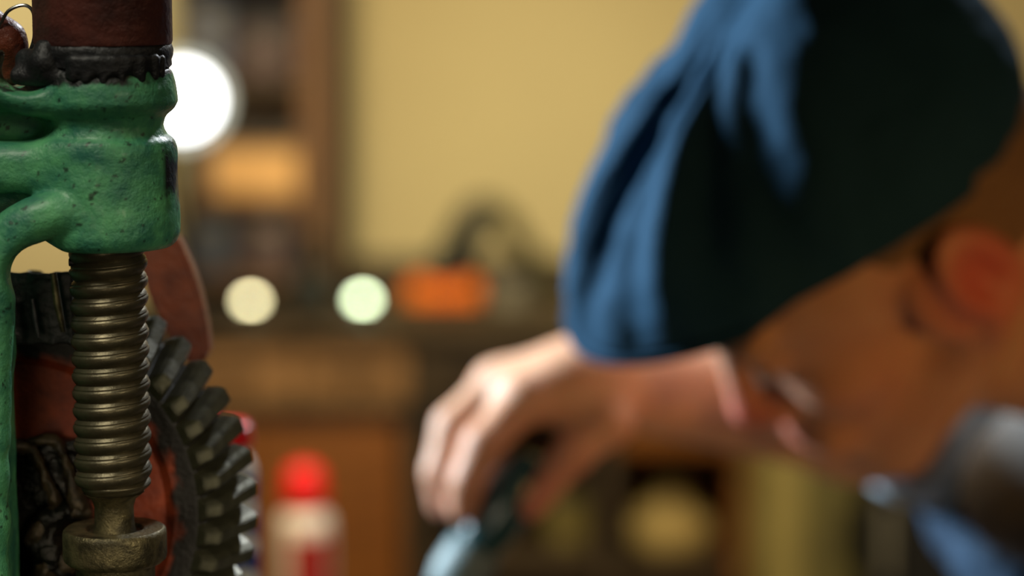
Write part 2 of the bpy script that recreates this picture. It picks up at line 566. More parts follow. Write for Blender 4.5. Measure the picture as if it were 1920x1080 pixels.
# carton on the shelf
b0 = Vector((bx(478, SY), SY + 0.06, zs(368)))
t = thing('cardboard_box', 'tan cardboard box lit warmly on the shelf below the round lamp', 'box', b0)
hw = (bx(556, SY) - bx(396, SY)) / 2
bmo('box_body', box_bm(b0 + Vector((-hw, -0.05, 0.0003)), b0 + Vector((hw, 0.07, 0.050)), 0.0015), M['carton'], t)
bmo('flap', box_bm(b0 + Vector((-hw, -0.051, 0.0505)), b0 + Vector((hw, 0.008, 0.052)), 0.0005), M['carton'], t)
bmo('flap', box_bm(b0 + Vector((-hw, 0.011, 0.0505)), b0 + Vector((hw, 0.071, 0.052)), 0.0005), M['carton'], t)
light('shelf_box_light', 'SPOT', tuple(b0 + Vector((0.06, -0.55, 0.42))), tuple(b0 + Vector((0, 0, 0.02))), 4.0, (1.0, 0.72, 0.36), 0.03, spot=18, blend=0.5)
# dark boxes on the shelves
for px, pyb, ww, hh, mm, nm, lb, ct in ((500, 518, 46, 0.075, 'plum', 'tool_case', 'dark plum tool case on the shelf below the cardboard box', 'case'),
                                    (395, 518, 32, 0.085, 'blue_grey', 'blue_case', 'slate blue case on the shelf beside the dark plum case', 'case'),
                                    (500, 148, 52, 0.055, 'plum', 'storage_tin', 'dark plum storage box on the shelf above the round lamp', 'box'),
                                    (395, 148, 34, 0.09, 'blue_grey', 'binder_box', 'blue grey upright file box above the round lamp', 'box')):
    if mm not in M:
        M[mm] = mat(mm, (0.11, 0.08, 0.09), 0.6) if mm == 'plum' else mat(mm, (0.12, 0.15, 0.22), 0.6)
    b0 = Vector((bx(px, SY), SY + 0.08, zs(pyb)))
    t = thing(nm, lb, ct, b0)
    k = ww * SY / FPX
    bmo('case_body', box_bm(b0 + Vector((-k, -0.05, 0.0003)), b0 + Vector((k, 0.06, hh * 0.72)), 0.004), M[mm], t)
    bmo('lid', box_bm(b0 + Vector((-k, -0.052, hh * 0.73)), b0 + Vector((k, 0.062, hh)), 0.004), M[mm], t)
    bmo('latch', box_bm(b0 + Vector((-0.008, -0.056, hh * 0.62)), b0 + Vector((0.008, -0.0525, hh * 0.82)), 0.001), M['grey'], t)

# round work lamp clamped to the shelf, seen past the casting
lc = P(343, 188, 2.62)
t = thing('round_lamp', 'round glaring white work lamp on an arm, half hidden by the green casting', 'lamp', (lc.x - 0.02, lc.y + 0.1, zt))
rot = Matrix.Rotation(R(90), 3, 'X')
bmo('globe', lathe_bm([(0.036 * math.sin(a), 0.026 * math.cos(a)) for a in np.linspace(0, math.pi, 24)], lc, 48, rot=rot), M['lamp'], t)
bmo('shade', lathe_bm([(0.048, -0.004), (0.050, -0.004), (0.050, 0.0), (0.046, -0.03), (0.018, -0.06), (0, -0.062), (0, -0.058), (0.016, -0.055), (0.042, -0.028), (0.048, -0.004)], lc, 48, rot=rot), M['grey'], t)
bmo('arm', tube_bm(spline([lc + Vector((0, 0.055, 0)), lc + Vector((-0.04, 0.12, -0.01)), lc + Vector((-0.05, 0.2, -0.12)), Vector((lc.x - 0.02, lc.y + 0.2, zt + 0.02))], 8), 0.006, 10), M['near_black'], t)
bmo('base', lathe_bm([(0, 0), (0.05, 0), (0.05, 0.01), (0.03, 0.022), (0, 0.024)], (lc.x - 0.02, lc.y + 0.2, zt + 0.0005), 40), M['near_black'], t)

# ------------------------------------------------------------------ small things on the bench top
for nm, px, py, gm, lb in (('puck_lamp', 470, 567, 'glow_cream', 'small glowing cream puck lamp on the bench near the gear'),
                           ('puck_lamp', 680, 563, 'glow_mint', 'small glowing mint white puck lamp beside the orange tool')):
    p = P(px, py, 2.90)
    t = thing(nm, lb, 'lamp', (p.x, p.y, zt))
    q = Vector((p.x, p.y, zt + 0.0005))
    bmo('base', lathe_bm([(0, 0), (0.020, 0), (0.021, 0.003), (0.014, 0.008), (0.006, 0.012), (0.005, p.z - zt - 0.006), (0, p.z - zt - 0.006)], q, 32), M['near_black'], t)
    bmo('lens', lathe_bm([(0.009 * math.sin(a), 0.007 * math.cos(a)) for a in np.linspace(0, math.pi, 14)], p, 28), M[gm], t)
# dark bottle between the lamps
p = ray_y(582, 606, 2.86)
p.z = zt + 0.0005
t = thing('black_bottle', 'black squat bottle with narrow neck between the two puck lamps', 'bottle', p)
bmo('bottle_body', lathe_bm([(0, 0), (.024, 0), (.026, .004), (.026, .040), (.020, .052), (.010, .062), (.009, .078), (0, .078)], p, 40), M['dark_rubber'], t)
bmo('bottle_cap', lathe_bm([(0, .0785), (.012, .0785), (.012, .096), (.010, .098), (0, .098)], p, 32), M['dark_rubber'], t)
# grey little box beside the orange tool
p = ray_y(955, 606, 2.92)
p.z = zt + 0.0005
t = thing('grey_tin', 'small dull grey tin on the bench behind the cap peak', 'tin', p)
bmo('can_body', lathe_bm([(0, 0), (.022, 0), (.023, .003), (.023, .020), (0, .020)], p, 32), M['grey'], t)
bmo('lid', lathe_bm([(0, .0205), (.024, .0205), (.024, .027), (.022, .029), (0, .029)], p, 32), M['grey'], t)
# low dark board behind the things
o = bmo('splash_board', box_bm((bx(655, 3.1), YW - 0.022, zt + 0.0005), (bx(1420, 3.1), YW - 0.008, zt + 0.036), 0.003), M['wood_dark'])
tag(o, 'low dark wooden splash board along the foot of the khaki wall', 'board')

# orange tool: body with a black looped hose/arm
OY = 2.93
q = ray_y(832, 604, OY)
q.z = zt + 0.0005
t = thing('orange_desk_tool', 'orange bodied tool with black bent arm and hanging hose on the bench', 'tool', q)
s_ = SDF(q + Vector((-0.07, -0.05, -0.004)), q + Vector((0.07, 0.05, 0.06)), 0.0016)
s_.box(q + Vector((-0.046, -0.028, 0)), q + Vector((0.046, 0.028, 0.030)), 0.008).cap(q + Vector((-0.02, 0, 0.024)), q + Vector((0.02, 0, 0.024)), 0.014, 0.014, 0.008)
link('tool_body', s_.mesh('tool_body'), M['orange'], t)
bmo('base', box_bm(q + Vector((-0.050, -0.032, 0)), q + Vector((0.050, 0.032, 0.005)), 0.002), M['near_black'], t)
A = [ray_y(828, 552, OY), ray_y(838, 515, OY), ray_y(862, 465, OY), ray_y(885, 418, OY), ray_y(902, 400, OY), ray_y(918, 398, OY)]
bmo('arm', tube_bm(spline(A, 6), [0.027 - 0.0003 * i for i in range(31)], 16), M['dark_rubber'], t)
B = [ray_y(918, 390, OY), ray_y(948, 412, OY + .02), ray_y(985, 470, OY + .06), ray_y(1020, 530, OY + .1), ray_y(1040, 570, OY + .12)]
B[-1].z = max(B[-1].z, zt + .016)
bmo('hose', tube_bm(spline(B, 6), 0.014, 12), M['hose'], t)

# ------------------------------------------------------------------ olive locker and a black box added for the dark area on the right
LY = 2.45
lx0, lx1 = ray_y(1446, 900, LY).x, ray_y(1618, 900, LY).x
lt = thing('olive_locker', 'narrow olive green metal locker standing right of the workbench', 'locker', ((lx0 + lx1) / 2, LY, 0))
ltop = ray_y(1500, 690, LY).z
bmo('locker_body', box_bm((lx0, LY + 0.012, 0.001), (lx1, LY + 0.30, ltop), 0.004), M['olive'], lt)
dr = bmo('door', box_bm((lx0 + 0.034, LY - 0.004, 0.05), (lx1 - 0.004, LY + 0.011, ltop - 0.01), 0.004), M['olive_dark'], lt)
bmo('handle', box_bm((lx1 - 0.02, LY - 0.014, 0.62), (lx1 - 0.012, LY - 0.004, 0.68), 0.002), M['near_black'], dr)
dt = thing('dark_filler', 'black filler box added for the dark area right of the olive locker', 'cabinet', (lx1 + 0.2, LY, 0))
bmo('filler_body', box_bm((lx1 + 0.004, LY + 0.012, 0.001), (lx1 + 0.40, LY + 0.40, ltop), 0.004), M['near_black'], dt)
dr = bmo('door', box_bm((lx1 + 0.008, LY - 0.004, 0.05), (lx1 + 0.396, LY + 0.011, ltop - 0.01), 0.004), M['near_black'], dt)
bmo('handle', box_bm((lx1 + 0.02, LY - 0.014, 0.60), (lx1 + 0.03, LY - 0.004, 0.68), 0.002), M['grey'], dr)

# ------------------------------------------------------------------ table carrying the press and the bottles
TZ = 0.66
tb = thing('work_table', 'low brown work table under the green press and the spray can', 'table', (-0.25, 1.3, 0))
bmo('tabletop', box_bm((-0.80, 0.45, TZ - 0.035), (0.24, 2.15, TZ), 0.004), M['table'], tb)
for x in (-0.74, 0.18):
    for y in (0.51, 2.09):
        bmo('leg', box_bm((x - .03, y - .03, 0), (x + .03, y + .03, TZ - .0355), .003), M['wood_dark'], tb)

# red-capped spray can
cd = 1.95
p = P(570, 872, cd)
q = Vector((p.x, p.y, TZ + 0.0005))
H = p.z - q.z
k = cd / FPX
t = thing('spray_can', 'white spray can with red cap and red label on the work table', 'can', q)
r = 50 * k
bmo('can_body', lathe_bm([(0, 0), (r * .95, 0), (r, .003), (r, H - 112 * k), (r * .96, H - 104 * k), (r * .8, H - 92 * k), (r * .62, H - 84 * k), (r * .62, H - 74 * k), (0, H - 74 * k)], q, 48), M['white'], t)
bmo('can_cap', lathe_bm([(0, H - 73 * k), (r * .78, H - 73 * k), (r * .80, H - 66 * k), (r * .74, H - 24 * k), (r * .60, H - 8 * k), (r * .3, H), (0, H)], q, 40), M['red_plastic'], t)
# label: wraps part of the body
bm = bmesh.new()
zl0, zl1 = q.z + 0.03, p.z - 128 * k
cols = []
for a in np.linspace(R(-115), R(-25), 20):
    cols.append((bm.verts.new((q.x + (r + .0006) * math.cos(a), q.y + (r + .0006) * math.sin(a), zl0)), bm.verts.new((q.x + (r + .0006) * math.cos(a), q.y + (r + .0006) * math.sin(a), zl1))))
for a, b in zip(cols, cols[1:]):
    bm.faces.new((a[0], b[0], b[1], a[1]))
bmesh.ops.solidify(bm, geom=bm.faces[:], thickness=0.0004)
lab = bmo('paper_label', bm, M['red_label'], t)
lab['label'] = 'red printed label'

# white bottle with blue label and red cap right behind the gear teeth
cd = 1.02
k = cd / FPX
p = P(429, 790, cd)
q = Vector((p.x, p.y, TZ + 0.0005))
H = p.z - q.z
t = thing('white_bottle', 'white plastic bottle with red cap and blue label behind the gear teeth', 'bottle', q)
r = 50 * k
bmo('bottle_body', lathe_bm([(0, 0), (r * .94, 0), (r, .004), (r, H - 90 * k), (r * .9, H - 72 * k), (r * .72, H - 58 * k), (r * .72, H - 46 * k), (0, H - 46 * k)], q, 48), M['white'], t)
bmo('bottle_cap', lathe_bm([(0, H - 45.5 * k), (r * .88, H - 45.5 * k), (r * .90, H - 40 * k), (r * .86, H - 6 * k), (r * .7, H), (0, H)], q, 40), M['red_plastic'], t)
bm = bmesh.new()
for zz in (100, 170, 240, 310):
    cols = []
    for i, a in enumerate(np.linspace(R(-150), R(30), 36)):
        wv = 10 * k * math.sin(a * 5)
        e = r + .0006
        cols.append((bm.verts.new((q.x + e * math.cos(a), q.y + e * math.sin(a), p.z - (zz + 38) * k + wv)), bm.verts.new((q.x + e * math.cos(a), q.y + e * math.sin(a), p.z - zz * k + wv))))
    for a, b in zip(cols, cols[1:]):
        bm.faces.new((a[0], b[0], b[1], a[1]))
bmesh.ops.solidify(bm, geom=bm.faces[:], thickness=0.0004)
lab = bmo('printed_bands', bm, M['blue_label'], t)
lab['label'] = 'blue wavy printed bands'
lab['kind'] = 'stuff'

# ------------------------------------------------------------------ the press
MY = ray_y(208, 700, 0.75 / math.cos(PITCH)).y
MY = 0.745
k = 0.75 / FPX
wx = ray_y(208, 700, MY).x


def mp(px, py, dy=0.0):
    """a point of the press: picture column/row on the plane of the screw axis, then dy deeper"""
    v = ray_y(px, py, MY)
    return Vector((v.x, v.y + dy, v.z))


def mz(py):
    return ray_y(208, py, MY).z


press = thing('drill_press', 'old green cast iron press with worm screw and toothed red wheel', 'machine', (wx, MY, TZ))
# green casting
lo = Vector((wx - 0.085, MY - 0.032, mz(1250)))
hi = Vector((wx + 0.030, MY + 0.045, mz(90)))
g = SDF(lo, hi, 0.0007)
prof = [(mz(y), rr * k) for rr, y in ((118, 462), (129, 452), (135, 436), (136, 410), (134, 370), (132, 320), (131, 280), (127, 262), (114, 252), (109, 234), (114, 216), (130, 203), (137, 190), (135, 165), (129, 140), (124, 128))]
prof = sorted(prof)
g.lath(prof, (wx, MY), k=0.0015)
xl = wx - 0.10
# upper roll and lower roll of the arm running left
g.box((xl, MY - 0.014, mz(206)), (mp(150, 0).x, MY + 0.022, mz(168)), 0.004, k=0.006)
g.box((xl, MY - 0.017, mz(356)), (mp(170, 0).x, MY + 0.022, mz(262)), 0.006, k=0.006)
g.box((xl, MY - 0.001, mz(440)), (mp(130, 0).x, MY + 0.018, mz(170)), 0.003, k=0.003)
g.box((xl, MY - 0.002, mz(430)), (mp(180, 0).x, MY + 0.012, mz(300)), 0.003, k=0.004)
up = [mp(-300, 60, -.012), mp(-60, 75, -.013), mp(-8, 100, -.013), mp(22, 150, -.014), mp(60, 176, -.014), mp(110, 182, -.013), mp(170, 178, -.010)]
g.path(spline(up, 5), 0.0031, k=0.004)
g.path(spline([mp(-100, -80, -.008), mp(-40, -40, -.008), mp(0, -8, -.008), mp(26, -30, -.008)], 5), 0.004, k=0.003)
# curved rib round the opening, down into the upright bar
rib = [mp(188, 392, -.014), mp(150, 386, -.017), mp(108, 392, -.018), mp(66, 412, -.018), mp(30, 452, -.017), mp(12, 510, -.017), mp(4, 600, -.016), mp(2, 800, -.016), mp(0, 1280, -.016)]
rb_ = spline(rib, 6)
g.path(rb_, [0.0030 + 0.0024 * min(1, i / 22) for i in range(len(rb_))], k=0.004)
g.box((xl, MY - 0.016, mz(1240)), (mp(-16, 0).x, MY + 0.020, mz(560)), 0.004, k=0.006)
g.box((xl, MY - 0.006, mz(700)), (mp(-20, 0).x, MY + 0.018, mz(420)), 0.004, k=0.006)
# bore for the window opening
g.cap(mp(92, 500, -0.06), mp(92, 500, 0.06), 0.0088, 0.0088, k=0.003, sub=True)
g.box((mp(39, 0).x, MY - 0.05, mz(1300)), (mp(150, 0).x, MY + 0.05, mz(506)), 0.002, k=0.002, sub=True)
g.box((mp(13, 0).x, MY - 0.006, mz(1300)), (mp(150, 0).x, MY + 0.05, mz(506)), 0.002, k=0.002, sub=True)
g.cap(mp(78, 500, -0.005), mp(78, 500, 0.06), 0.0105, 0.0105, k=0.003, sub=True)
# hollow at the upper left
g.ell(mp(62, 128, -.016), (0.0085, 0.010, 0.0068), k=0.003, sub=True)


def fbm(p, sc, oct=3, off=0.0):
    out = np.empty(len(p), np.float32)
    for i, v in enumerate(p):
        out[i] = noise.fractal(Vector((v[0] * sc + off, v[1] * sc, v[2] * sc)), 0.7, 2.1, oct)
    return out


def rough_surface(p):
    n1 = fbm(p, 230, 2)
    n2 = fbm(p, 60, 2, 5)
    c_ = np.array([wx, MY])
    d = p[:, :2] - c_
    L = np.linalg.norm(d, axis=1, keepdims=True) + 1e-6
    p = p.copy()
    amt = (n1 * 0.00016 + n2 * 0.00040)[:, None]
    p[:, :2] += d / L * amt
    p[:, 2] += amt[:, 0] * 0.4
    return p


me = g.mesh('frame_casting', rough_surface)
vs = np.empty(len(me.vertices) * 3, np.float32)
me.vertices.foreach_get('co', vs)
vs = vs.reshape(-1, 3)
nn = fbm(vs, 130, 3, 9)
n3 = fbm(vs, 420, 2, 3)
wear = np.zeros(len(vs), np.float32)
# chipped paint and grease along the top edge and at the right shoulder
ztop = mz(150)
wear = np.maximum(wear, np.clip(((vs[:, 2] - ztop) / 0.0022 + nn * 1.5 + 0.0) * 2.0, 0, 1) * (vs[:, 1] < MY - 0.0))
side = np.clip((vs[:, 0] - (wx + 0.0190)) / 0.001, 0, 1) * np.clip(1.6 - np.abs(vs[:, 2] - mz(320)) / 0.0065 + nn, 0, 1)
wear = np.maximum(wear, side)
lz = np.clip((vs[:, 0] < mp(100, 0).x) * np.clip(((mz(166) - 0.0) < vs[:, 2]), 0, 1) * 0.9 * (nn > -0.15), 0, 1)
wear = np.maximum(wear, lz * (vs[:, 0] > mp(22, 0).x))
wear = np.maximum(wear, (n3 > 0.62) * 0.8)
at = me.attributes.new('wear', 'FLOAT', 'POINT')
at.data.foreach_set('value', wear.astype(np.float32))
fr = link('frame_casting', me, M['green'], press)
fr['label'] = 'green hammered paint casting with chipped edges'
# upright below the picture, foot on the table
bmo('column', box_bm((wx - 0.095, MY - 0.016, TZ + 0.03), (mp(14, 0).x, MY + 0.020, mz(1236)), 0.004), M['green'], press)
bmo('base', box_bm((wx - 0.13, MY - 0.10, TZ + 0.0005), (wx + 0.09, MY + 0.14, TZ + 0.031), 0.008), M['green'], press)
bmo('column', box_bm((wx - 0.160, MY - 0.018, TZ + 0.03), (wx - 0.0853, MY + 0.024, mz(-200)), 0.006), M['green'], press)
# top shaft and collars
o = bmo('shaft', lathe_bm([(0, mz(82)), (126 * k, mz(82)), (128 * k, mz(76)), (128 * k, mz(-160)), (0, mz(-160))], (wx, MY, 0), 96), M['rust'], press)
o['label'] = 'thick rust brown shaft'
pr = [(0, mz(128)), (120 * k, mz(128)), (126 * k, mz(122)), (125 * k, mz(112)), (128 * k, mz(104)), (129 * k, mz(92)), (126 * k, mz(84)), (122 * k, mz(80)), (0, mz(80))]
o = bmo('collar', lathe_bm(pr, (wx, MY, 0), 96), M['black'], press)
for v in o.data.vertices:
    n_ = noise.noise(v.co * 300)
    v.co.z += n_ * 0.0006
s_ = SDF((mp(10, 0).x, MY - 0.03, mz(175)), (mp(345, 0).x, MY + 0.03, mz(70)), 0.0006)
s_.cap(mp(52, 138, -.012), mp(150, 142, -.016), 0.0030, 0.0032, k=.003).cap(mp(60, 110, -.008), mp(105, 118, -.014), 0.0036, 0.0040, k=.003)
s_.cap(mp(100, 108, -.015), mp(108, 60, -.012), 0.0040, 0.003, k=.003)
for j in range(16):
    px = 165 + j * 10.5
    yy = 122 + 9 * math.sin(j * 2.3) + (3 if j % 3 else 8)
    dx = (px - 208) * k
    dy = -math.sqrt(max((126 * k) ** 2 - dx * dx, 0))
    rr = 0.0012 + 0.0007 * abs(math.sin(j * 1.7))
    s_.cap((wx + dx, MY + dy, mz(108)), (wx + dx, MY + dy, mz(yy + 8)), rr, rr * .8, k=.0015)
link('grease', s_.mesh('grease'), M['black'], press)['label'] = 'tattered black gasket and grease'
# thin bright clip and red lever behind the hollow
clip = spline([mp(-4, 52, .002), mp(12, 22, .002), mp(40, 10, .002), mp(58, 20, .002), mp(62, 48, .002), (mp(60, 78, .002)), mp(48, 104, .002), mp(28, 112, .002)], 6)
bmo('clip', tube_bm(clip, 0.00055, 8), M['bright'], press)['label'] = 'thin bright steel clip'
s_ = SDF(mp(-120, 60, -.01) - Vector((0, 0.01, 0.03)), mp(60, 20, .02) + Vector((0, 0.01, 0.01)), 0.0007)
s_.cap(mp(-60, 20, .006), mp(2, 78, .008), .0055, .0060, k=.004).cap(mp(2, 78, .008), mp(26, 110, .008), .0052, .0030, k=.004).cap(mp(0, 100, .008), mp(10, 140, .008), .0045, .004, k=.004)
link('lever', s_.mesh('lever'), M['redrust'], press)['label'] = 'red brown painted lever'
s_ = SDF(mp(40, 110, -.01) - Vector((0, 0.01, 0)), mp(110, -80, .02) + Vector((0, 0.01, 0.0)), 0.0008)
s_.box((mp(64, 0).x, MY - .004, mz(108)), (mp(100, 0).x, MY + .012, mz(-60)), .002, k=.002)
link('spacer', s_.mesh('spacer'), M['black'], press)['label'] = 'black greasy spacer'

# worm screw: one real helix
bm = bmesh.new()
pitch = 33.0 * k
zb_, ztp = mz(928), mz(440)
NA = 120
NZ = int((ztp - zb_) / pitch * 18) + 1
rows = []
PPT = 18
for i in range(-PPT, NZ + 1):
    row = []
    for a_ in range(NA + 1):
        a = 2 * math.pi * a_ / NA
        t_ = i / PPT + a_ / NA
        z = zb_ + pitch * t_
        cl = not (zb_ <= z <= ztp)
        z = min(max(z, zb_), ztp)
        u = (i / PPT) % 1.0
        h = (0.5 + 0.5 * math.cos(2 * math.pi * (u - 0.5))) ** 0.42
        # a fine step on each crest, as the worn thread shows
        if 0.66 < u < 0.74:
            h -= 0.22
        e0 = min(1, (z - zb_) / (pitch * 0.7))
        rr = (64.5 + 8.8 * h * e0) * k
        rr *= 1 + 0.003 * noise.noise(Vector((math.cos(a) * 3, math.sin(a) * 3, z * 300)))
        rr = rr if e0 >= 1 else rr * (0.75 + 0.25 * e0)
        row.append((bm.verts.new((wx + rr * math.cos(a), MY + rr * math.sin(a), z)), cl))
    rows.append(row)
for A_, B_ in zip(rows, rows[1:]):
    for a_ in range(NA):
        q4 = (A_[a_], A_[a_ + 1], B_[a_ + 1], B_[a_])
        if all(q_[1] for q_ in q4):
            continue
        bm.faces.new([q_[0] for q_ in q4])
bmesh.ops.delete(bm, geom=[v for v in bm.verts if not v.link_faces], context='VERTS')
bmesh.ops.remove_doubles(bm, verts=bm.verts[:], dist=2e-7)
bmo('worm_screw', bm, M['steel_dark'], press, sharp=60)['label'] = 'dark oiled worm thread'
bmo('neck', lathe_bm([(0, mz(1002)), (43 * k, mz(1002)), (38 * k, mz(985)), (37 * k, mz(950)), (42 * k, mz(934)), (58 * k, mz(922)), (0, mz(922))], (wx, MY, 0), 72), M['steel_wear'], press)
bmo('thrust_collar', lathe_bm([(0, mz(1052)), (90 * k, mz(1052)), (97 * k, mz(1046)), (98.5 * k, mz(1038)), (98.5 * k, mz(1000)), (97 * k, mz(993)), (92 * k, mz(989)), (56 * k, mz(990)), (50 * k, mz(996)), (0, mz(996))], (wx, MY, 0), 96), M['steel_wear'], press)
bmo('lower_shaft', lathe_bm([(0, mz(1400)), (75 * k, mz(1400)), (75 * k, mz(1066)), (78 * k, mz(1058)), (78 * k, mz(1051)), (0, mz(1051))], (wx, MY, 0), 72), M['steel_wear'], press)
# small set screw at the left of the worm head
bmo('set_screw', tube_bm([mp(150, 490, -.002), mp(132, 490, -.002)], 0.0013, 12), M['black'], press)

# ------------------------------------------------------------------ toothed wheel
GD = 0.800
gc = P(25, 962, GD)
kg = GD / FPX
# wheel frame: local z looks at the viewer
gz = Vector((0.10, -1, 0.06)).normalized()
gx = Vector((1, 0, 0))
gx = (gx - gz * gx.dot(gz)).normalized()
gy = gz.cross(gx)
G3 = Matrix((gx, gy, gz)).transposed()
ri, ro = 352 * kg, 430 * kg
zi, zo = 0.008, -0.010
prof = [(0, zi - .003), (ri - .012, zi - .004), (ri - .009, zi - .001), (ri - .0015, zi), (ri, zi - .0005), (ro - .002, zo), (ro - .003, zo - .004), (0, zo - .004)]
bm = lathe_bm(prof, gc, 180, rot=G3)
wheel = bmo('gear_wheel', bm, M['red'], press, sharp=35)
wheel['label'] = 'red painted wheel with greasy black rim and steel teeth'
me = wheel.data
bmw = bmesh.new()
bmw.from_mesh(me)
# finer front face so that the wear has a shape
es = [e for e in bmw.edges if e.calc_length() > 0.004]
bmesh.ops.subdivide_edges(bmw, edges=es, cuts=14, use_grid_fill=True)
bmw.to_mesh(me)
bmw.free()
at = me.attributes.new('wear', 'FLOAT', 'POINT')
vals = []
for v in me.vertices:
    q = v.co - gc
    rr = math.hypot(q.dot(gx), q.dot(gy))
    n_ = noise.fractal(v.co * 150, 0.8, 2.1, 4)
    f = (rr - (ri - 0.0105)) / 0.004 + n_ * 1.1
    if v.co.z > mz(655) - 0.0 + n_ * .002 and q.dot(gx) < (150 * kg - 25 * kg):
        f = 1
    vals.append(max(0, min(1, f)))
at.data.foreach_set('value', vals)
NT = 45
slant = math.atan2(ri - ro, zo - zi)
pit_i = 2 * math.pi * ri / NT
pit_o = 2 * math.pi * ro / NT
SK = R(3.4)
tv = []
hgt = 0.0058
nrm = Vector((zi - zo, 0, ro - ri)).normalized()      # outward normal of the cone in the (r, z) plane
for j, (rr, zz, sk, pp, hh) in enumerate(((ri - .001, zi + .0, 0, pit_i, hgt * .62), (ri + .0022, zi - .0019, SK * .14, pit_i, hgt), ((ri + ro) / 2, (zi + zo) / 2, SK * .5, (pit_i + pit_o) / 2, hgt), (ro, zo, SK, pit_o, hgt * 1.05))):
    for (off, hf) in ((-.50, -.12), (-.34, .55), (-.22, 1.0), (.16, 1.0), (.30, .62), (.46, -.12)):
        R_ = rr + nrm.x * hh * hf
        Z_ = zz + nrm.z * hh * hf
        an = sk + off * pp / rr
        tv.append(Vector((R_ * math.cos(an), R_ * math.sin(an), Z_)))
tf = []
for j in range(3):
    for i in range(5):
        a = j * 6 + i
        tf.append((a, a + 1, a + 7, a + 6))
tf.append(tuple(range(5, -1, -1)))
tf.append(tuple(range(18, 24)))
tme = bpy.data.meshes.new('tooth')
tme.from_pydata([tuple(v) for v in tv], [], tf)
bmt = bmesh.new()
bmt.from_mesh(tme)
bmesh.ops.recalc_face_normals(bmt, faces=bmt.faces)
bmesh.ops.bevel(bmt, geom=[e for e in bmt.edges if len(e.link_faces) == 2 and e.calc_face_angle() > 0.5], offset=0.00035, segments=2, affect='EDGES')
bmt.to_mesh(tme)
bmt.free()
tme.materials.append(M['tooth'])
tme.polygons.foreach_set('use_smooth', [False] * len(tme.polygons))
for i in range(NT):
    o = bpy.data.objects.new('tooth', tme)
    C.objects.link(o)
    o.matrix_basis = Matrix.Translation(gc) @ G3.to_4x4() @ Matrix.Rotation(2 * math.pi * i / NT + R(1.2), 4, 'Z')
    par(o, wheel)


def gp(px, py, h=0.0):
    """a point on the wheel's front side, h proud of it"""
    v = FW + RT * ((px - 960) / FPX) + UP * ((540 - py) / FPX)
    t_ = (gc + gz * (zi + h) - CAM).dot(gz) / v.dot(gz)
    return CAM + v * t_


# added black plate, stands in for the shade on the top teeth
s_ = SDF(gp(-30, 680) - Vector((0, .016, 0)), gp(170, 490) + Vector((0, .016, 0)), 0.0007)
s_.box(gp(-20, 648, .008) + Vector((0, -.002, 0)), gp(137, 509, .0175) + Vector((0, .002, 0)), .0012, k=.002)
pn = link('shade_plate', s_.mesh('shade_plate', lambda p: p + (fbm(p, 240, 2) * 0.0005)[:, None]), M['black'], press)
pn['label'] = 'black plate added for the shade on the top teeth'
bmo('ridge', tube_bm([gp(100, 512, .0205), gp(108, 570, .0210), gp(119, 622, .0205)], [.0011, .0013, .0009], 10), M['steel_wear'], pn)  # sheen on the dark top teeth, modelled as a pale raised line
bmo('ridge', tube_bm([gp(60, 560, .0203), gp(66, 600, .0206), gp(72, 632, .0203)], [.0007, .0009, .0006], 10), M['black'], pn)
# greasy hub with fins below
s_ = SDF(gp(-60, 1120) - Vector((0, .022, 0)), gp(200, 800) + Vector((0, .02, 0)), 0.0008)
s_.path([gp(70, 1010, .001), gp(92, 975, .003), gp(125, 960, .003), gp(160, 966, .002)], [.004, .0042, .0036, .0032], k=.003)
s_.path([gp(80, 1075, .001), gp(100, 1040, .003), gp(130, 1062, .002)], [.005, .0045, .005], k=.003)
s_.box(gp(-40, 1110, -.004), gp(170, 822, -.0005) + Vector((0, .003, 0)), .001, k=.002)
s_.ell(gp(84, 1020, 0), (.008, .006, .008), k=.004)
hub = link('hub', s_.mesh('hub', lambda p: p + (fbm(p, 260, 2) * 0.0007)[:, None]), M['hub'], press)
hub['label'] = 'greasy dark hub'
for pts_, rr_ in (([(28, 836), (62, 846), (84, 892), (104, 938)], [.0022, .0018, .0016, .0026]), ([(58, 828), (104, 826), (124, 868), (137, 914), (150, 950)], [.0016, .0018, .0016, .0024, .0034]),
                  ([(66, 1012), (86, 976), (120, 958), (160, 962)], [.0036, .0034, .0030, .0028]), ([(84, 1078), (100, 1040), (128, 1060)], [.004, .004, .004])):
    f_ = SDF(gp(-10, 1120) - Vector((0, .02, 0)), gp(190, 790) + Vector((0, .02, 0)), 0.0007)
    q_ = spline([gp(x_, y_, .0035) for x_, y_ in pts_], 5)
    f_.path(q_, np.interp(np.linspace(0, 1, len(q_)), np.linspace(0, 1, len(rr_)), rr_), k=.001)
    bm_ = link('fin', f_.mesh('fin', lambda p: p + (fbm(p, 300, 2) * 0.0006)[:, None]), M['fin'], hub)
# red guard behind the wheel
s_ = []
outl = [(250, 462), (330, 440), (352, 486), (372, 540), (386, 596), (394, 668), (360, 690), (320, 640), (280, 560)]
bm = bmesh.new()
f0 = [bm.verts.new(P(x, y, 0.845)) for x, y in outl]
fc = bm.faces.new(f0)
ex = bmesh.ops.extrude_face_region(bm, geom=[fc])
bmesh.ops.translate(bm, vec=(0, 0.012, 0), verts=[v for v in ex['geom'] if isinstance(v, bmesh.types.BMVert)])
bmesh.ops.bevel(bm, geom=bm.edges[:], offset=0.0015, segments=2, affect='EDGES')
gd = bmo('guard', bm, M['redrust'], press, sharp=30)
gd['label'] = 'dull red guard plate behind the wheel'
bmo('bracket', box_bm((wx - 0.09, gc.y + 0.025, mz(900)), (P(330, 600, 0.85).x, MY + 0.109, mz(860)), 0.003), M['near_black'], press)
bmo('axle', tube_bm([gc + gz * 0.004, gc + Vector((0, 0.09, -0.005))], 0.012, 24), M['black'], press)
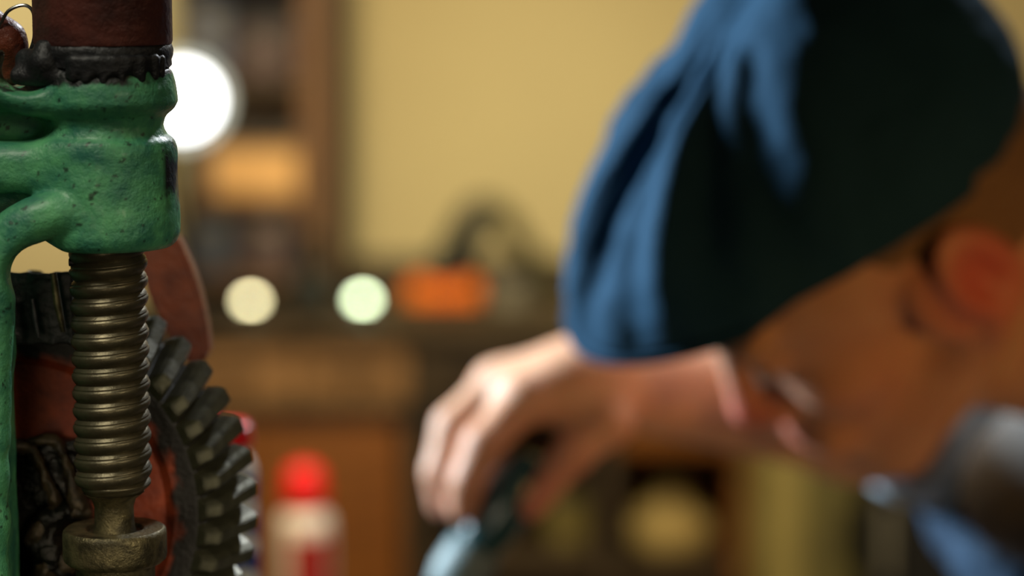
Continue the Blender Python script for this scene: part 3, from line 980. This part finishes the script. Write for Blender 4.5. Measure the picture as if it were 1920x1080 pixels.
bmo('bearing_post', box_bm((gc.x - 0.02, gc.y + 0.02, TZ + 0.03), (gc.x + 0.02, gc.y + 0.06, gc.z + 0.02), 0.004), M['near_black'], press)
#PERSON
# ------------------------------------------------------------------ the person
HM = np.array([[-.718, .332, -.612], [-.696, -.373, .614], [-.024, .866, .499]])   # head axes (forward, left, up) seen from the camera
HO = np.array([.1836, .0248, -1.1926])
CB = np.array([[RT.x, UP.x, -FW.x], [RT.y, UP.y, -FW.y], [RT.z, UP.z, -FW.z]])
HW = CB @ HM
U_, _, V_ = np.linalg.svd(HW)
HW = U_ @ V_
HOW = CB @ HO + np.array(CAM)


def hd(x, y, z):
    """head-local millimetres to the world"""
    return HW @ (np.array((x, y, z)) / 1000) + HOW


def A3(v):
    return np.array(v, float)


person = thing('person', 'person in a blue flat cap and denim jacket bent over, gripping a dark tool', 'person', (0.72, 1.25, 0))
wrist = A3(P(1128, 712, 1.262))
elbow = A3(P(1836, 800, 1.43))
neckb = A3((.375, 1.25, 1.075))
shR, shL = A3((.48, 1.42, 1.10)), A3((.47, 1.07, 1.05))
hip = A3((.79, 1.25, .74))
b = SDF((-0.06, 0.90, 0.0), (1.00, 1.62, 1.36), 0.003)
mm = 0.001
E3 = lambda c, r, k=.012, sub=False: b.ell(hd(*c), A3(r) * mm, HW, k, sub)
# skull, face
E3((-8, 0, 48), (92, 74, 74), .02)
E3((30, 0, 20), (62, 62, 70), .02)
E3((48, 0, -38), (44, 46, 48), .02)
E3((68, 0, -80), (22, 26, 20), .018)          # chin
for s in (-1, 1):
    b.cap(hd(0, s * 58, -34), hd(62, s * 22, -84), .017, .015, .02)          # jaw line
    E3((58, s * 40, -12), (26, 18, 18), .016)     # cheek
    E3((86, s * 32, 40), (12, 24, 8), .012)       # brow
    E3((96, s * 32, 20), (9, 15, 9), .006, True)   # eye hollow
    E3((80, s * 31, 20), (13, 13, 12), .004)       # eyeball under the lid
    E3((96, s * 10, -24), (10, 7, 8), .009)       # nostril wing
    E3((101, s * 7, -33), (5, 3.5, 4), .003, True)
b.cap(hd(89, 0, 24), hd(105, 0, -16), .008, .0095, .008)    # nose bridge
E3((105, 0, -19), (10, 9, 9), .006)
b.cap(hd(86, -22, -50), hd(86, 22, -50), .012, .012, .012)  # upper lip
E3((95, 0, -50), (7, 16, 6), .008)
E3((92, 0, -62), (7, 15, 6), .008)
b.cap(hd(102, -20, -56), hd(102, 20, -56), .0026, .0028, .002, True)
# ears
for s in (-1, 1):
    me_ = HW @ np.array([[.94, .30 * s, -.2], [-.28 * s, .95, 0], [.2, 0, .98]]).T
    b.ell(hd(-14, s * 80, 4), A3((20, 8, 33)) * mm, me_, .005)
    E3((6, s * 72, 0), (18, 8, 26), .008)
    b.ell(hd(-14, s * 91, 6), A3((13, 11, 23)) * mm, me_, .003, True)
    b.cap(hd(-8, s * 76, -24), hd(-4, s * 76, -30), .008, .007, .006)
    E3((2, s * 77, -2), (6, 4, 8), .004)
# neck and torso
b.cap(hd(-35, 0, -15), neckb, .056, .064, .03)
b.cap(hd(5, 0, -55), neckb + A3((-.02, 0, -.04)), .040, .05, .03)
spine = [neckb, A3((.52, 1.25, 1.03)), A3((.66, 1.25, .90)), hip]
MT = np.array([[.75, 0, .65], [0, 1, 0], [-.65, 0, .75]]).T
MT = np.array([[.77, 0, .64], [0, 1, 0], [-.64, 0, .77]])
b.ell((.52, 1.25, .99), (.17, .165, .105), MT, .04)
b.ell((.64, 1.25, .87), (.15, .140, .10), MT, .04)
b.ell((.77, 1.25, .76), (.11, .165, .12), MT, .04)
b.cap(shR, shL, .052, .052, .04)
# far arm with the hand in view
b.cap(shR, elbow, .048, .038, .02)
fm = elbow + (wrist - elbow) * .35
b.cap(elbow, fm, .038, .037, .02).cap(fm, wrist, .037, .024, .02)
# hand in view
Q = lambda px, py, d: A3(P(px, py, d))
palm_c = Q(1035, 735, 1.255)
b.cap(wrist, Q(1075, 722, 1.252), .024, .0235, .012)
for a_, b_, r1, r2 in (((1095, 718, 1.252), (985, 746, 1.234), .018, .0145), ((1095, 705, 1.258), (940, 722, 1.250), .018, .0145),
                       ((1100, 700, 1.270), (930, 722, 1.270), .017, .0135), ((1105, 712, 1.282), (950, 742, 1.290), .016, .0120)):
    b.cap(Q(*a_), Q(*b_), r1, r2, .009)
FIN = [  # knuckle, middle joint, end joint, tip for index, middle, ring, little
    [(985, 746, 1.234), (905, 834, 1.218), (874, 905, 1.218), (866, 955, 1.226)],
    [(938, 722, 1.250), (850, 800, 1.238), (826, 885, 1.236), (830, 945, 1.240)],
    [(930, 722, 1.270), (856, 802, 1.264), (838, 880, 1.260), (846, 935, 1.260)],
    [(950, 742, 1.290), (892, 815, 1.290), (878, 880, 1.284), (886, 925, 1.280)]]
FR = [(.0122, .0105, .0092, .0080), (.0122, .0106, .0092, .0080), (.0115, .010, .0088, .0076), (.010, .0088, .0078, .0068)]
for f_, r_ in zip(FIN, FR):
    b.path([Q(*p) for p in f_], r_, .0035)
b.path([Q(1125, 738, 1.252), Q(1140, 792, 1.240), Q(1072, 852, 1.232), Q(996, 950, 1.228)], (.0190, .0125, .0098, .0078), .006)
# near arm resting on the thigh
elL, wrL = A3((.50, .99, .80)), A3((.44, 1.09, .745))
b.cap(shL, elL, .048, .038, .02).cap(elL, wrL, .037, .024, .02)
hnL = A3((.375, 1.13, .735))
b.cap(wrL, hnL, .024, .022, .012)
for j in range(4):
    o_ = A3((0, -.028 + .018 * j, 0))
    L_ = (.062, .072, .068, .052)[j]
    b.path([hnL + o_ * .8, hnL + o_ + A3((-L_ * .55, .004, -.006)), hnL + o_ + A3((-L_ * .85, .004, -.026)), hnL + o_ + A3((-L_, .004, -.045))], (.0105, .0092, .0085, .0075), .003)
b.path([wrL + A3((-.01, .02, 0)), hnL + A3((.01, .046, -.012)), hnL + A3((-.03, .056, -.03))], (.013, .011, .009), .005)
# legs
for s in (-1, 1):
    hp = hip + A3((0, s * .09, -.01))
    kn = A3((.42, 1.25 + s * .14, .66))
    an = A3((.50, 1.25 + s * .16, .10))
    b.cap(hp, kn, .082, .058, .03).cap(kn, kn + (an - kn) * .35, .055, .056, .02).cap(kn + (an - kn) * .35, an, .056, .036, .02)
    b.cap(an + A3((.02, 0, -.05)), an + A3((-.15, 0, -.065)), .035, .024, .02)
me = b.mesh('body', relax=1)
vs = np.empty(len(me.vertices) * 3, np.float32)
me.vertices.foreach_get('co', vs)
vs = vs.reshape(-1, 3)
fl = np.zeros(len(vs))
for c_, r_, a_ in ((hd(112, 0, -22), .030, .9), (hd(-14, 84, 2), .036, 1.0), (hd(-14, -84, 2), .04, .8), (hd(100, 0, -56), .026, .8), (hd(60, 45, -20), .045, .25), (Q(1000, 950, 1.22), .035, .5),
                   (Q(845, 960, 1.235), .022, .3)):
    fl = np.maximum(fl, a_ * np.exp(-((np.linalg.norm(vs - c_, axis=1) / r_) ** 2) * 1.2))
at = me.attributes.new('flush', 'FLOAT', 'POINT')
at.data.foreach_set('value', fl.astype(np.float32))
link('body', me, M['skin'], person)
# eyes: thin lash line and brow as children
for s in (-1, 1):
    bmo('eyebrow', tube_bm([hd(*p) for p in ((97, s * 14, 40), (99, s * 28, 45), (90, s * 44, 42), (80, s * 52, 36))], [.003, .0035, .003, .0015], 8, flat=.6), M['hair'], person)
    bmo('eyelashes', tube_bm([hd(*p) for p in ((91, s * 20, 12), (94, s * 30, 9), (88, s * 42, 12))], .0012, 6), M['hair'], person)
# short hair: a thin shell low on the skull
hs = SDF(hd(0, 0, 0) - .15, hd(0, 0, 0) + .15, 0.003)
hs.ell(hd(-9, 0, 46), A3((93, 75, 75)) * mm, HW, .01).ell(hd(-30, 0, 8), A3((70, 69, 55)) * mm, HW, .02)
hs.box(hd(0, 0, 0) - .0001, hd(0, 0, 0), k=.001)
nx = HW[:, 0]
# cut away the face side and below the ears
sl, (X, Y, Z) = hs._win(hs.lo, hs.lo + hs.n * hs.v, 0)
lx = (X - HOW[0]) * HW[0, 0] + (Y - HOW[1]) * HW[1, 0] + (Z - HOW[2]) * HW[2, 0]
lz = (X - HOW[0]) * HW[0, 2] + (Y - HOW[1]) * HW[1, 2] + (Z - HOW[2]) * HW[2, 2]
hs.f = np.maximum(hs.f, np.maximum(lx - .030 - .25 * (lz - .03), -lz - .020 + 0 * lx)).astype(np.float32)
link('hair', hs.mesh('hair'), M['hair'], person)

# the cap, in its own tilted frame
ct = R(18)
cf = np.array((math.cos(ct), 0, math.sin(ct)))
cu = np.array((-math.sin(ct), 0, math.cos(ct)))


def cp(x, y, z):
    v = cf * x + cu * z + np.array((0, y, 40))
    v = cf * x + cu * z + np.array((0, y, 0)) + np.array((0, 0, 40))
    return hd(*v)


NA, NS = 220, 90
verts, faces = [], []
for i in range(NS + 1):
    s = i / NS
    for j in range(NA):
        a = 2 * math.pi * j / NA
        ca, sa = math.cos(a), math.sin(a)
        # outline: blunt in front, round behind
        front = max(ca, 0)
        Rx = 124 if ca > 0 else 122
        Ry = 80
        n_ = 2.25
        rad = 1.0 / ((abs(ca) ** n_ + abs(sa) ** n_) ** (1 / n_))
        th = s * math.pi / 2
        gr = math.cos(th) ** (0.80 + 1.7 * front) if s < 1 else 0
        hh = math.sin(th) ** 0.95
        bul = 1 + 0.035 * math.sin(min(s * 3.2, 1) * math.pi) * (1 - front)
        x = 24 + 0 * s + Rx * ca * rad * gr * bul - (26 + 12 * front) * s
        y = (Ry if sa > 0 else Ry - 6 * s) * sa * rad * gr * bul
        z = 5 * (1 - front) * (1 - s) - 3 * front + 128 * hh
        # folds running from the crown down to the peak, on the front
        fa = math.atan2(sa, ca)
        env = max(0.0, math.cos(fa * 0.85 - 0.25)) ** 1.2 * math.sin(min(1, s * 1.6) * math.pi) ** 0.7 if s > 0 else 0
        d_ = 5.5 * env * (math.sin(fa * 8 + 2.2 * math.sin(s * 5) + 0.6) + 0.6 * math.sin(fa * 17 + 4 * s + 1))
        # general softness
        d_ += 2.6 * noise.noise(Vector((x / 34, y / 34, z / 34 + 3)))
        d_ += 1.2 * noise.noise(Vector((x / 12, y / 12, z / 12 + 3)))
        # seams between the eight panels
        q8 = (a / (2 * math.pi) * 8) % 1
        d_ -= 1.2 * math.exp(-((min(q8, 1 - q8) * Rx * gr * 0.78) / 3.0) ** 2)
        d_ *= min(1, (1 - s) * 8 + .1)
        nv = np.array((ca * .9 * gr, sa * gr, .25 + hh))
        nv /= np.linalg.norm(nv)
        v = np.array((x, y, z)) + nv * d_
        verts.append(cp(*v))
nR = NS + 1
for i in range(NS):
    for j in range(NA):
        j2 = (j + 1) % NA
        faces.append((i * NA + j, i * NA + j2, (i + 1) * NA + j2, (i + 1) * NA + j))
crown = mk('cap', verts, faces, M['cap'], person)
crown['label'] = 'creased blue eight panel flat cap'
so = crown.modifiers.new('thickness', 'SOLIDIFY')
so.thickness = 0.0022
so.offset = -1
# head band
bm = bmesh.new()
ring = []
for j in range(100):
    a = 2 * math.pi * j / 100
    ca, sa = math.cos(a), math.sin(a)
    rx = 100 if ca > 0 else 100
    row = []
    for (dr, z) in ((0, 2), (0, 20), (-3, 20), (-3, 2)):
        row.append(bm.verts.new(cp(6 + (rx - 4 + dr) * ca, (74 + dr) * sa, z + 8 * (1 - max(ca, 0)))))
    ring.append(row)
for j in range(100):
    A_, B_ = ring[j], ring[(j + 1) % 100]
    for q_ in range(4):
        bm.faces.new((A_[q_], A_[(q_ + 1) % 4], B_[(q_ + 1) % 4], B_[q_]))
bmo('head_band', bm, M['cap'], crown)
# peak
bm = bmesh.new()
g0 = []
for i in range(15):
    s = i / 14
    row = []
    for j in range(41):
        a = R(-60 + 120 * j / 40)
        ca, sa = math.cos(a), math.sin(a)
        ix, iy = 6 + 96 * ca, 82 * sa
        ox, oy = 16 + 136 * ca ** 0.9, 84 * sa
        x, y = ix + (ox - ix) * s, iy + (oy - iy) * s
        z = -2 - 5 * s + (abs(y) / 90) ** 2 * 6
        row.append((x, y, z))
    g0.append(row)
top_ = [[bm.verts.new(cp(x, y, z + 2.0)) for x, y, z in r_] for r_ in g0]
bot_ = [[bm.verts.new(cp(x, y, z - 2.0)) for x, y, z in r_] for r_ in g0]
for i in range(14):
    for j in range(40):
        bm.faces.new((top_[i][j], top_[i + 1][j], top_[i + 1][j + 1], top_[i][j + 1]))
        bm.faces.new((bot_[i][j], bot_[i][j + 1], bot_[i + 1][j + 1], bot_[i + 1][j]))
for i in range(14):
    for j in (0, 40):
        bm.faces.new((top_[i][j], top_[i + 1][j], bot_[i + 1][j], bot_[i][j]))
for j in range(40):
    for i in (0, 14):
        bm.faces.new((top_[i][j], top_[i][j + 1], bot_[i][j + 1], bot_[i][j]))
bmo('peak', bm, M['cap'], crown)
bmo('button', lathe_bm([(0, -.002), (.008, -.002), (.009, .001), (.006, .004), (0, .005)], cp(-6, 0, 128), 24, rot=Matrix([list(r_) for r_ in HW])), M['cap'], crown)

# jacket with sleeves, collar; rolled cuff at the elbow
j_ = SDF((.14, .94, .62), (1.02, 1.60, 1.30), 0.0035)
j_.ell((.53, 1.25, .985), (.185, .185, .125), MT, .04).ell((.65, 1.25, .87), (.165, .162, .12), MT, .04).ell((.76, 1.25, .78), (.12, .175, .12), MT, .04)
j_.cap(shR, shL, .064, .064, .04)
cuff = elbow + (wrist - elbow) * .06
j_.cap(shR, elbow, .060, .046, .03).cap(elbow, cuff, .046, .044, .02)
j_.cap(shL, elL, .062, .052, .03).cap(elL, wrL + (elL - wrL) * .15, .052, .040, .02)
# loose cloth hanging from the far sleeve and the open front
j_.path([Q(1890, 900, 1.43), Q(1860, 960, 1.41), Q(1900, 1040, 1.36), Q(1960, 1150, 1.34)], (.030, .028, .030, .028), .02)
j_.path([Q(1760, 880, 1.42), Q(1800, 980, 1.42), Q(1870, 1100, 1.42)], (.016, .016, .018), .015)
j_.path([A3((.40, 1.17, .98)), A3((.34, 1.16, .92)), A3((.33, 1.16, .84))], (.04, .03, .022), .02)
j_.path([neckb + A3((.02, .07, .02)), neckb + A3((-.005, .085, -.05)), neckb + A3((-.02, .04, -.10))], .015, .012)
j_.path([neckb + A3((.02, -.07, .02)), neckb + A3((-.005, -.085, -.05)), neckb + A3((-.02, -.04, -.10))], .015, .012)
j_.cap(neckb + A3((.02, -.07, .02)), neckb + A3((.02, .07, .02)), .02, .02, .015)


def folds(p):
    n1 = fbm(p, 16, 2)
    n2 = fbm(p, 38, 2, 7)
    v = np.stack([n1, n2, -n1], 1)
    return p + v * 0.008


link('jacket', j_.mesh('jacket', folds), M['denim'], person)['label'] = 'faded blue denim jacket'
# turned-back cuff, the sleeve's highlight put into its pale colour
ax = (wrist - elbow) / np.linalg.norm(wrist - elbow)
c0 = elbow + (wrist - elbow) * .06
ks = SDF(c0 - .09, c0 + .09, .003)
ks.cap(c0, c0 + ax * .030, .0525, .0505, .01)
ks.cap(c0 - ax * .1, c0 + ax * .15, .041, .041, .004, True)
link('turned_cuff', ks.mesh('turned_cuff'), M['denim_lit'], person)['label'] = 'turned-back denim cuff coloured pale for its highlight'
# shirt seen at the neck
ks = SDF(neckb - .2, neckb + .16, .003)
ks.cap(neckb + A3((-.02, 0, -.01)), neckb + A3((.05, 0, -.02)), .082, .095, .01)
ks.path([neckb + A3((-.03, 0, -.05)), Q(1945, 915, 1.31), A3((.36, 1.24, .93)), A3((.44, 1.25, .94))], (.055, .034, .036, .05), .03)
link('shirt_collar', ks.mesh('shirt_collar'), M['shirt'], person)['label'] = 'grey shirt at the neck'
# trousers and shoes
tr = SDF((.33, .95, .08), (.95, 1.55, .92), .0045)
for s in (-1, 1):
    hp = hip + A3((0, s * .09, -.01))
    kn = A3((.42, 1.25 + s * .14, .66))
    an = A3((.50, 1.25 + s * .16, .10))
    tr.cap(hp, kn, .094, .070, .03).cap(kn, an + A3((0, 0, .02)), .068, .054, .03)
tr.ell(hip + A3((0, 0, -.01)), (.12, .18, .11), None, .03)
link('trousers', tr.mesh('trousers'), M['trouser'], person)
for s in (-1, 1):
    an = A3((.50, 1.25 + s * .16, .10))
    sh_ = SDF(an - A3((.24, .08, .11)), an + A3((.10, .08, .06)), .003)
    sh_.cap(an + A3((.03, 0, -.045)), an + A3((-.15, 0, -.052)), .050, .040, .02).cap(an + A3((0, 0, -.02)), an + A3((0, 0, .02)), .046, .044, .02)
    sh_.box(an + A3((-.2, -.045, -.0985)), an + A3((.08, .045, -.080)), .006, .006)
    link('shoe', sh_.mesh('shoe'), M['near_black'], person)
# stool
st = thing('stool', 'round wooden stool the capped person sits on', 'stool', (.82, 1.25, 0))
bmo('seat', lathe_bm([(0, .585), (.15, .585), (.16, .595), (.16, .612), (.15, .622), (0, .622)], (.80, 1.25, 0), 48), M['wood'], st)
for sx in (-1, 1):
    for sy_ in (-1, 1):
        bmo('leg', tube_bm([(.80 + sx * .09, 1.25 + sy_ * .09, .586), (.80 + sx * .15, 1.25 + sy_ * .15, 0)], .014, 12), M['wood_dark'], st)

# ------------------------------------------------------------------ tool in the hand
a0 = Vector(P(1000, 868, 1.240))
a1 = Vector(P(846, 1100, 1.236))
ax = (a1 - a0).normalized()
rot = ax.to_track_quat('Z', 'Y').to_matrix()
L_ = (a1 - a0).length
t = thing('screwdriver', 'dark teal handled screwdriver, lower handle pale for its highlight, gripped in the hand', 'tool', a1)
pr = [(0, -.004), (.008, -.003), (.0125, .003), (.0145, .012), (.0150, .030), (.0135, .045), (.0120, .052), (0, .052)]
bmo('handle', lathe_bm(pr, a0, 48, rot=rot), M['teal'], t)
bmo('lower_handle', lathe_bm([(0, .0522), (.0135, .0522), (.0150, .056), (.0150, L_ - .006), (.0120, L_ + .004), (0, L_ + .004)], a0, 48, rot=rot), M['teal_lit'], t)  # lower part of the handle, highlight put into the pale colour
bmo('shank', lathe_bm([(0, L_ + .0042), (.0052, L_ + .0042), (.0050, L_ + .07), (.003, L_ + .075), (0, L_ + .075)], a0, 24, rot=rot), M['bright'], t)
